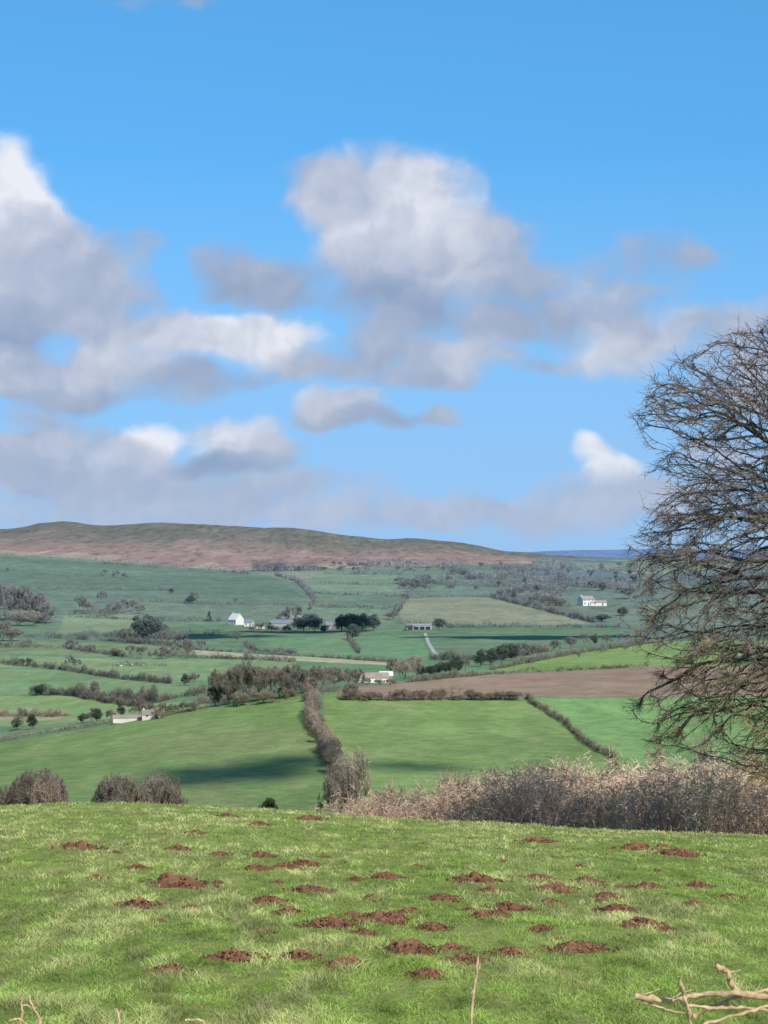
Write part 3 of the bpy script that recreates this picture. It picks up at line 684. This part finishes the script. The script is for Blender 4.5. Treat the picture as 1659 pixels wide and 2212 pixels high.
# ---------------------------------------------------------------- dead branches by the camera
M_WOOD=flat_mat('weathered_wood',(194,164,128),L=0,nscale=40,namp=0.85)
def tube(pts,r0,r1,k=8):
    P=np.array(pts,float)
    t=np.linspace(0,len(P)-1,(len(P)-1)*6+1);Q3=np.stack([np.interp(t,range(len(P)),P[:,i]) for i in range(3)],1)
    Q3[1:-1]+=rng.normal(size=(len(Q3)-2,3))*r0*0.28
    n=len(Q3);d=unit(np.gradient(Q3,axis=0));a=unit(np.cross(d,[0.1,1,0.2]));b=np.cross(d,a)
    rr=np.linspace(r0,r1,n)*(1+rng.normal(0,.20,n)).clip(.5,1.6)
    V=np.concatenate([Q3[i]+np.array([(a[i]*math.cos(2*math.pi*j/k)+b[i]*math.sin(2*math.pi*j/k))*rng.uniform(.75,1.2) for j in range(k)])*rr[i] for i in range(n)])
    I_=np.arange(n*k).reshape(n,k);nx=np.roll(I_,-1,1)
    Q=np.stack([I_[:-1],nx[:-1],nx[1:],I_[1:]],-1).reshape(-1,4)
    caps=np.array([[0,1,2,3],[0,3,4,5],[0,5,6,7]]);
    Q=np.concatenate([Q,caps,caps+(n-1)*k])
    return V,Q
def W_(u,v,y):return ((u-UC)/F*y,y,-(v-VH)/F*y)
def stick(paths,label,name='dead_branch'):
    parts=[]
    for pts,r0,r1 in paths:
        V,Q=tube([W_(*p) for p in pts],r0,r1);parts.append((V,Q,np.array([.4,.3,.2])))
    V,Q,c=join(parts)
    add(name,mesh_np(name,V,Q,None,smooth=False),M_WOOD,label=label,category='branch')
stick([([(1372,2152,7),(1440,2162,7),(1510,2150,7.05),(1590,2146,7),(1670,2158,7),(1760,2170,7.1),(1800,2600,7.2)],.009,.011),
 ([(1466,2110,6.9),(1478,2150,6.95),(1490,2190,6.95),(1496,2260,7),(1500,2700,7)],.006,.008),
 ([(1545,2084,7),(1574,2100,7),(1580,2128,7),(1606,2150,7.02)],.010,.008),
 ([(1500,2195,7.1),(1560,2166,7.05),(1620,2146,7),(1668,2138,7)],.007,.006),
 ([(1385,2162,7),(1440,2182,7),(1490,2192,6.95)],.005,.003),
 ([(1480,2172,7),(1540,2178,7),(1600,2176,7),(1670,2182,7)],.006,.006),
 ([(1520,2214,6.9),(1590,2194,6.9),(1670,2170,6.95)],.006,.004),
 ([(1572,2102,7),(1600,2094,7)],.004,.002),([(1450,2160,7),(1470,2146,7),(1496,2138,7)],.003,.002),
 ([(1380,2152,7),(1410,2142,7),(1425,2136,7)],.003,.002)],'pale broken dead branches lying tangled over the grass')
stick([([(1033,2062,6),(1030,2100,6),(1022,2150,6),(1018,2212,6),(1010,2700,6.1)],.0028,.0060),([(1030,2100,6),(1038,2084,6)],.003,.002)],'thin upright pale twig with a snapped tip')
stick([([(62,2150,6),(70,2175,6),(85,2200,6),(95,2300,6),(100,2700,6)],.0035,.005),([(78,2185,6),(60,2172,6),(45,2170,6)],.003,.002),([(45,2150,6),(48,2185,6),(40,2230,6),(60,2500,6)],.003,.004),([(20,2205,6),(40,2200,6),(60,2215,6)],.003,.003)],'pale forked dead twigs sticking up')
stick([([(250,2178,6),(258,2200,6),(256,2240,6),(250,2700,6)],.003,.005),([(256,2196,6),(262,2180,6)],.002,.001)],'short pale dead twig sticking up')
stick([([(400,2204,6),(425,2202,6),(440,2206,6),(450,2260,6),(450,2700,6)],.003,.005)],'short pale dead twig bent sideways')
# ---------------------------------------------------------------- buildings
def boxm(bm,x0,x1,y0,y1,z0,z1):
    vs=[bm.verts.new(p) for p in((x0,y0,z0),(x1,y0,z0),(x1,y1,z0),(x0,y1,z0),(x0,y0,z1),(x1,y0,z1),(x1,y1,z1),(x0,y1,z1))]
    for f in((0,3,2,1),(4,5,6,7),(0,1,5,4),(1,2,6,5),(2,3,7,6),(3,0,4,7)):bm.faces.new([vs[i] for i in f])
def bmo(name,fn,mat,parent):
    bm=bmesh.new();fn(bm);me=bpy.data.meshes.new(name);bm.to_mesh(me);bm.free();return add(name,me,mat,parent)
MW=flat_mat('white_render',(222,218,208),L=9000,namp=0.12);MW2=flat_mat('limewashed_stone',(206,198,184),L=9000,namp=0.3);MS=flat_mat('slate_roof',(118,122,130));MSt=flat_mat('stone_wall',(150,140,126));MT=flat_mat('metal_sheet_roof',(150,154,158));MDk=flat_mat('dark_glass',(60,62,68),rough=0.3);MRd=flat_mat('pale_brown_roof',(160,142,126),namp=.3);MGr=flat_mat('lichen_grey_roof',(138,130,122),namp=.3)
def building(name,u,v,L,D,h,rh,rot,mw,mr,label,cat='house',win=3,ch=1,openfront=False,k=1.0):
    x,y,z=ground(u,v,240)
    e=add(name,None,label=label,category=cat);e.location=(x,y,z);e.rotation_euler=(0,0,math.radians(rot));e.scale=(k,k,k)
    def wall(bm):
        l,d=L/2,D/2
        if openfront:
            boxm(bm,-l,l,d-.3,d,-1,h);boxm(bm,-l,-l+.3,-d,d-.302,-1,h);boxm(bm,l-.3,l,-d,d-.302,-1,h)
            n=4
            for i in range(1,n):
                xx=-l+L*i/n;boxm(bm,xx-.2,xx+.2,-d,-d+.3,-1,h)
            boxm(bm,-l+.302,l-.302,-d+.31,-d+.5,h*0.72,h)
        else:
            pts=[(-d,-1),(d,-1),(d,h),(0,h+rh-.05),(-d,h)]
            a=[bm.verts.new((-l,p[0],p[1])) for p in pts];b=[bm.verts.new((l,p[0],p[1])) for p in pts]
            bm.faces.new(a[::-1]);bm.faces.new(b)
            for i in range(5):j=(i+1)%5;bm.faces.new([a[i],a[j],b[j],b[i]])
            bmesh.ops.recalc_face_normals(bm,faces=bm.faces)
    bmo('wall',wall,mw,e)
    def roof(bm):
        l=L/2+.25;d=D/2+.35;sl=rh/(D/2);t=.18
        for sgn in(-1,1):
            p=[(sgn*d,h-(d-D/2)*sl+.04),(0,h+rh+.04)]
            vs=[bm.verts.new((xx,p[i][0],p[i][1]+zz)) for xx in(-l,l) for i in(0,1) for zz in(0,t)]
            for f in((0,1,3,2),(4,6,7,5),(0,4,5,1),(2,3,7,6),(1,5,7,3),(0,2,6,4)):bm.faces.new([vs[i] for i in f])
        bmesh.ops.recalc_face_normals(bm,faces=bm.faces)
    r=bmo('roof',roof,mr,e)
    for i in range(ch):
        s=-1 if i==0 else 1
        bmo('chimney',lambda bm:(boxm(bm,s*(L/2-.9)-.35,s*(L/2-.9)+.35,-.35,.35,h+rh-.5,h+rh+.7),boxm(bm,s*(L/2-.9)-.2,s*(L/2-.9)+.2,-.15,.15,h+rh+.702,h+rh+1.0)),mw,r)
    if win:
        for fl in range(2 if h>4 else 1):
            for i in range(win):
                xx=-L/2+L*(i+.5)/win
                if fl==0 and i==win//2:
                    bmo('door',lambda bm:boxm(bm,xx-.5,xx+.5,-D/2-.04,-D/2+.05,0,2.1),MDk,e);continue
                zz=1.0+fl*2.6
                bmo('window',lambda bm:boxm(bm,xx-.5,xx+.5,-D/2-.04,-D/2+.05,zz,zz+1.2),MDk,e)
    return e
building('farmhouse',510,1349,9,7,3.6,4.0,-50,MW,MW,'white gabled farmhouse with a chimney among green fields',win=3,ch=1,k=.82)
building('farmhouse_wing',538,1353,7,6,3.0,2.0,-12,MW,MS,'low white outbuilding with slate roof beside farmhouse',win=2,ch=0,k=.7)
building('outbuilding',558,1358,10,5,2.2,1.4,4,MW2,MGr,'low limewashed outbuilding beyond the white farmhouse',cat='outbuilding',win=2,ch=0,k=.7)
building('barn',600,1354,14,8,3.0,2.0,8,MSt,MS,'grey stone barn with slate roof in the farmyard',cat='barn',win=0,ch=0,k=.7)
building('barn',628,1346,16,9,3.4,2.2,-6,MSt,MT,'long grey barn with pale metal roof near evergreens',cat='barn',win=0,ch=0,k=.8)
building('cottage',714,1359,7,6,3.0,2.2,5,MSt,MS,'grey slate-roofed cottage between dark evergreens',win=2,ch=1,k=.75)
building('open_barn',906,1360,17,8,3.0,1.0,-4,MW,MT,'long open-fronted white barn with low roof',cat='barn',win=0,ch=0,openfront=True,k=.75)
building('farmhouse',1266,1308,10,8,4.4,2.6,25,MW,MRd,'white farmhouse with pale roof on the wooded plain',win=3,ch=1,k=.9)
building('outbuilding',1292,1308,12,6,2.4,1.4,5,MW,MRd,'low white outbuilding beside a farmhouse',cat='outbuilding',win=2,ch=0,k=.9)
building('barn',806,1474,16,10,2.6,2.4,6,MW,MRd,'low white barn with pale brown roof behind hedges',cat='barn',win=0,ch=0,k=.42)
building('shed',834,1471,7,6,3.0,2.0,0,MSt,MW,'small pale shed beside the barn',cat='shed',win=1,ch=0,k=.42)
building('cottage',327,1552,9,7,2.0,2.0,8,MW2,MGr,'low white cottage with grey slate roof by the lane',win=2,ch=1,k=.38)
building('outbuilding',284,1557,19,6,1.7,1.1,10,MW2,MRd,'long low whitewashed outbuilding by the lane',cat='outbuilding',win=0,ch=0,k=.36)
# ---------------------------------------------------------------- sheep
def sheep_mesh():
    bm=bmesh.new()
    bmesh.ops.create_icosphere(bm,subdivisions=2,radius=1,matrix=Matrix.Translation((0,0,.62))@Matrix.Diagonal((.52,.27,.28,1)))
    bmesh.ops.create_icosphere(bm,subdivisions=2,radius=1,matrix=Matrix.Translation((.52,0,.72))@Matrix.Diagonal((.2,.13,.15,1)))
    bmesh.ops.create_icosphere(bm,subdivisions=2,radius=1,matrix=Matrix.Translation((.70,0,.74))@Matrix.Diagonal((.15,.08,.09,1)))
    for sx in(-.3,.3):
        for sy in(-.13,.13):
            bmesh.ops.create_cone(bm,segments=6,radius1=.04,radius2=.06,depth=.45,matrix=Matrix.Translation((sx,sy,.22)))
    for sy in(-.1,.1):bmesh.ops.create_icosphere(bm,subdivisions=1,radius=1,matrix=Matrix.Translation((.64,sy,.8))@Matrix.Diagonal((.03,.07,.03,1)))
    bmesh.ops.create_icosphere(bm,subdivisions=1,radius=1,matrix=Matrix.Translation((-.52,0,.5))@Matrix.Diagonal((.05,.05,.15,1)))
    me=bpy.data.meshes.new('sheep');bm.to_mesh(me);bm.free();me.materials.append(MW);return me
sm=sheep_mesh()
for u,v in [(255,1437),(262,1441),(272,1436),(285,1438),(297,1434),(310,1439)]:
    x,y,z=ground(u,v,240);o=add('sheep',sm,None,label='white woolly sheep grazing on the green field',category='sheep',group='sheep grazing the fields');o.location=(x,y,z);o.rotation_euler=(0,0,random.uniform(0,6.28));o.scale=(.8,.8,.8)
# ---------------------------------------------------------------- unseen clouds added over the camera to shade the fields
SUN=Vector((0.36,-0.70,0.62)).normalized()
m,T,bs,out=newmat('cloud_white');bs.inputs['Base Color'].default_value=(.85,.86,.88,1);bs.inputs['Roughness'].default_value=1
M_CL=m
def shade_cloud(u,v,rx,ry,zz,seed):
    x,y,z=ground(u,v,240);t=(zz-z)/SUN.z
    c=Vector((x,y,z))+SUN*t
    bm=bmesh.new();g=random.Random(seed)
    for i in range(16):
        a=g.uniform(0,6.28);r=math.sqrt(g.random())*.8
        mat=Matrix.Translation((math.cos(a)*r*rx,math.sin(a)*r*ry,g.uniform(0,.12)*rx))@Matrix.Diagonal((rx*g.uniform(.2,.42),ry*g.uniform(.2,.42),rx*g.uniform(.12,.25),1))
        bmesh.ops.create_icosphere(bm,subdivisions=3,radius=1,matrix=mat)
    for vv in bm.verts:
        vv.co+=Vector(mnoise.noise_vector(vv.co/(rx*.22)))*rx*.10
    me=bpy.data.meshes.new('shade_cloud');bm.to_mesh(me);bm.free()
    for p in me.polygons:p.use_smooth=True
    o=add('shade_cloud',me,M_CL,label='small white cloudlet added out of view to shade the fields',category='shade_cloud',kind='structure');o.location=c
shade_cloud(560,1660,13,14,620,1);shade_cloud(430,1684,10,8,620,5);shade_cloud(900,1658,8,5,620,2)
shade_cloud(440,1376,38,24,520,3);shade_cloud(1150,1376,58,28,520,4);shade_cloud(640,1366,36,14,520,6)
# ---------------------------------------------------------------- sun + world
sl=bpy.data.lights.new('sun','SUN');sl.energy=4.5;sl.angle=math.radians(.5);sl.color=(1,.95,.87)
so=bpy.data.objects.new('sun',sl);COL.objects.link(so);so.rotation_euler=(-SUN).to_track_quat('-Z','Y').to_euler()
w=bpy.data.worlds.new('World');scene.world=w;w.use_nodes=True;w.node_tree.nodes.clear();T=NT(w.node_tree)
w.cycles.sampling_method='NONE'
out=T.n('ShaderNodeOutputWorld');bg=T.n('ShaderNodeBackground');T.l(bg.outputs[0],out.inputs[0]);bg.inputs[1].default_value=0.1
sky=T.n('ShaderNodeTexSky',sky_type='NISHITA');sky.sun_disc=False;sky.sun_elevation=math.asin(SUN.z);sky.sun_rotation=math.atan2(SUN.x,SUN.y)
sky.air_density=1.0;sky.dust_density=0.2;sky.ozone_density=3.0
tc=T.n('ShaderNodeTexCoord');sep=T.n('ShaderNodeSeparateXYZ');nd_=T.vm('NORMALIZE',tc.outputs['Generated']);T.l(nd_,sep.inputs[0])
cz=T.n('ShaderNodeCombineXYZ');T.l(sep.outputs[0],cz.inputs[0]);T.l(sep.outputs[1],cz.inputs[1]);T.l(T.m('MULTIPLY_ADD',T.m('MAXIMUM',sep.outputs[2],0.0),1.1,0.28),cz.inputs[2])
T.l(T.vm('NORMALIZE',cz.outputs[0]),sky.inputs[0])
az=T.m('ARCTAN2',sep.outputs[0],sep.outputs[1]);el=T.m('ARCSINE',sep.outputs[2])
cb=T.n('ShaderNodeCombineXYZ');T.l(T.m('MULTIPLY',az,F),cb.inputs[0]);T.l(T.m('MULTIPLY',el,F),cb.inputs[1])
P=cb.outputs[0]
def center(vec,amp):
    return T.vm('MULTIPLY',T.vm('SUBTRACT',vec,(.5,.5,.5)),(amp,amp*.75,0))
wA=center(T.noise(P,1/130.,4,.45,True),125)
Pw=T.vm('ADD',P,wA)
BL=[(10,400,110,110,1.05),(30,440,120,110,1.0),(60,500,130,80,.74),(100,560,170,100,.58),(0,580,150,110,.6),(210,640,140,100,.55),(0,700,130,70,.3),(60,640,170,90,.58),
(300,530,90,50,.45,.5),(490,590,100,70,.42,.75),(600,600,120,60,.45,.75),(560,640,140,40,.36,.7),
(700,410,120,80,.6),(800,385,140,85,.7),(820,480,160,100,.9),(930,440,130,115,.84),(1000,540,130,100,.78),(850,580,170,75,.55),(860,640,180,50,.3),(1090,520,90,80,.5,.9),(1120,610,140,80,.42,.8),(760,530,110,75,.68),
(1260,590,120,55,.45,.5),(1420,540,140,55,.45,.45),(1500,560,110,40,.42,.35),(1390,630,150,50,.52,.6),(1230,690,170,60,.46,.75),(1340,760,150,75,.7,.9),(1480,710,160,60,.6,.65),(1600,690,120,55,.65,.55),(1620,800,150,90,.62,.7),
(520,735,180,58,.9),(400,705,110,55,.78),(620,710,100,48,.84),(260,770,190,62,.67),(110,820,170,52,.66),(440,812,180,34,.36,.8),(150,862,160,30,.4,.8),(0,800,120,65,.58),(660,785,120,42,.52,.9),(330,845,190,28,.46,.5),
(820,760,140,62,.5),(880,690,140,45,.4,.9),(1000,765,130,58,.62),(1060,690,100,50,.46,.9),(920,815,150,30,.48,.8),(1180,790,100,28,.5,.45),(260,700,110,42,.52,.7),
(740,868,115,48,.7),(800,907,165,28,.38,.8),(950,892,80,28,.5,.65),(680,902,80,32,.54,.7),
(510,938,130,54,.82),(570,975,110,42,.6),(480,1006,160,30,.2),(335,945,70,36,1.15),(300,985,110,45,.8),(140,955,150,60,.58),(50,1000,160,65,.54),(180,1045,260,55,.54,.9),(420,1060,260,50,.56,.9),(100,1020,180,50,.48,.9),
(60,900,130,30,.52,.5),(700,1045,180,40,.6,.6),(800,1105,400,48,.62,.75),(1150,1115,300,50,.62,.75),(300,1115,450,50,.6,.9),(1300,1065,180,50,.62,.75),(1325,1012,75,44,1.0,1.0),(1272,968,52,34,.98,1.0),(1450,1080,180,65,.62,.8),
(380,0,220,22,.4,.3),(1560,980,110,70,.6,.7)]
D=None;B=None
for bl in BL:
    u,v,ru,rv,b=bl[:5];sg=bl[5] if len(bl)>5 else 1.0
    a=math.atan((u-UC)/F);e=math.atan((VH-v)/F*math.cos(a))
    q=T.vm('MULTIPLY',T.vm('SUBTRACT',Pw,(a*F,e*F,0)),(1/(ru*1.2),1/(rv*1.2),0))
    r2=T.vm('DOT_PRODUCT',q,q,out=1)
    w0=T.m('SUBTRACT',1.0,r2,clamp=True);w1=T.m('MULTIPLY',w0,w0)
    if sg!=1.0:w1=T.m('MULTIPLY',w1,sg)
    D=w1 if D is None else T.m('ADD',D,w1)
    B=T.m('MULTIPLY',w1,b) if B is None else T.m('MULTIPLY_ADD',w1,b,B)
n1=T.noise(Pw,1/95.,5,.46);n2=T.noise(Pw,1/130.,4,.42)
Poff=T.vm('ADD',Pw,(-16,22,0));n3=T.noise(Poff,1/95.,5,.46)
dens=T.m('MULTIPLY_ADD',T.m('SUBTRACT',n1,.5),1.3,D)
mr=T.n('ShaderNodeMapRange',interpolation_type='SMOOTHSTEP');T.l(dens,mr.inputs[0]);mr.inputs[1].default_value=-.05;mr.inputs[2].default_value=.92;mr.inputs[4].default_value=.96
dm=T.m('MINIMUM',T.m('MULTIPLY',D,4.0),1.0)
alpha=T.m('MULTIPLY',mr.outputs[0],dm)
br=T.m('ADD',T.m('DIVIDE',B,T.m('MAXIMUM',D,.05)),T.m('MULTIPLY',T.m('SUBTRACT',n2,.5),.5))
br=T.m('ADD',br,T.m('MULTIPLY',T.m('SUBTRACT',n1,n3),.45))
rp=T.n('ShaderNodeValToRGB');T.l(br,rp.inputs[0]);els=rp.color_ramp.elements
stops=[(0,(126,148,182)),(.3,(148,166,196)),(.55,(172,184,207)),(.8,(204,210,225)),(1,(238,240,247))]
els[0].position=0;els[0].color=(*lin(stops[0][1]),1);els[1].position=1;els[1].color=(*lin(stops[-1][1]),1)
for p,c in stops[1:-1]:
    e_=els.new(p);e_.color=(*lin(c),1)
ccol=T.mix(1.0,rp.outputs[0],(10,10,10,1),'MULTIPLY')
hz=T.n('ShaderNodeMapRange');T.l(el,hz.inputs[0]);hz.inputs[1].default_value=0.0;hz.inputs[2].default_value=0.055;hz.inputs[3].default_value=.7;hz.inputs[4].default_value=0
ccol=T.mix(hz.outputs[0],ccol,tuple(lin((166,188,220))*10)+(1,))
hz2=T.n('ShaderNodeMapRange');T.l(el,hz2.inputs[0]);hz2.inputs[1].default_value=0.0;hz2.inputs[2].default_value=0.18;hz2.inputs[3].default_value=.92;hz2.inputs[4].default_value=0
# clear-air blue of the lower sky; the high sky keeps the plain sky model
tf=T.n('ShaderNodeMapRange');T.l(el,tf.inputs[0]);tf.inputs[1].default_value=.27;tf.inputs[2].default_value=.6
tint=T.mix(tf.outputs[0],(1.03,2.2,2.45,1),(1.2,1.35,1.35,1))
skt=T.mix(1.0,sky.outputs[0],tint,'MULTIPLY')
skyc=T.mix(hz2.outputs[0],skt,tuple(lin((158,194,232))*10)+(1,))
T.l(T.mix(alpha,skyc,ccol),bg.inputs[0])
# ---------------------------------------------------------------- camera
cd=bpy.data.cameras.new('camera');cam=bpy.data.objects.new('camera',cd);COL.objects.link(cam);scene.camera=cam
cam.location=(0,0,0);cam.rotation_euler=(math.pi/2,0,0)
cd.sensor_fit='HORIZONTAL';cd.sensor_width=36;cd.lens=36*F/1659.0;cd.shift_y=84/1659.0;cd.clip_start=0.1;cd.clip_end=40000
scene.view_settings.view_transform='Standard';scene.view_settings.look='None';scene.view_settings.exposure=0
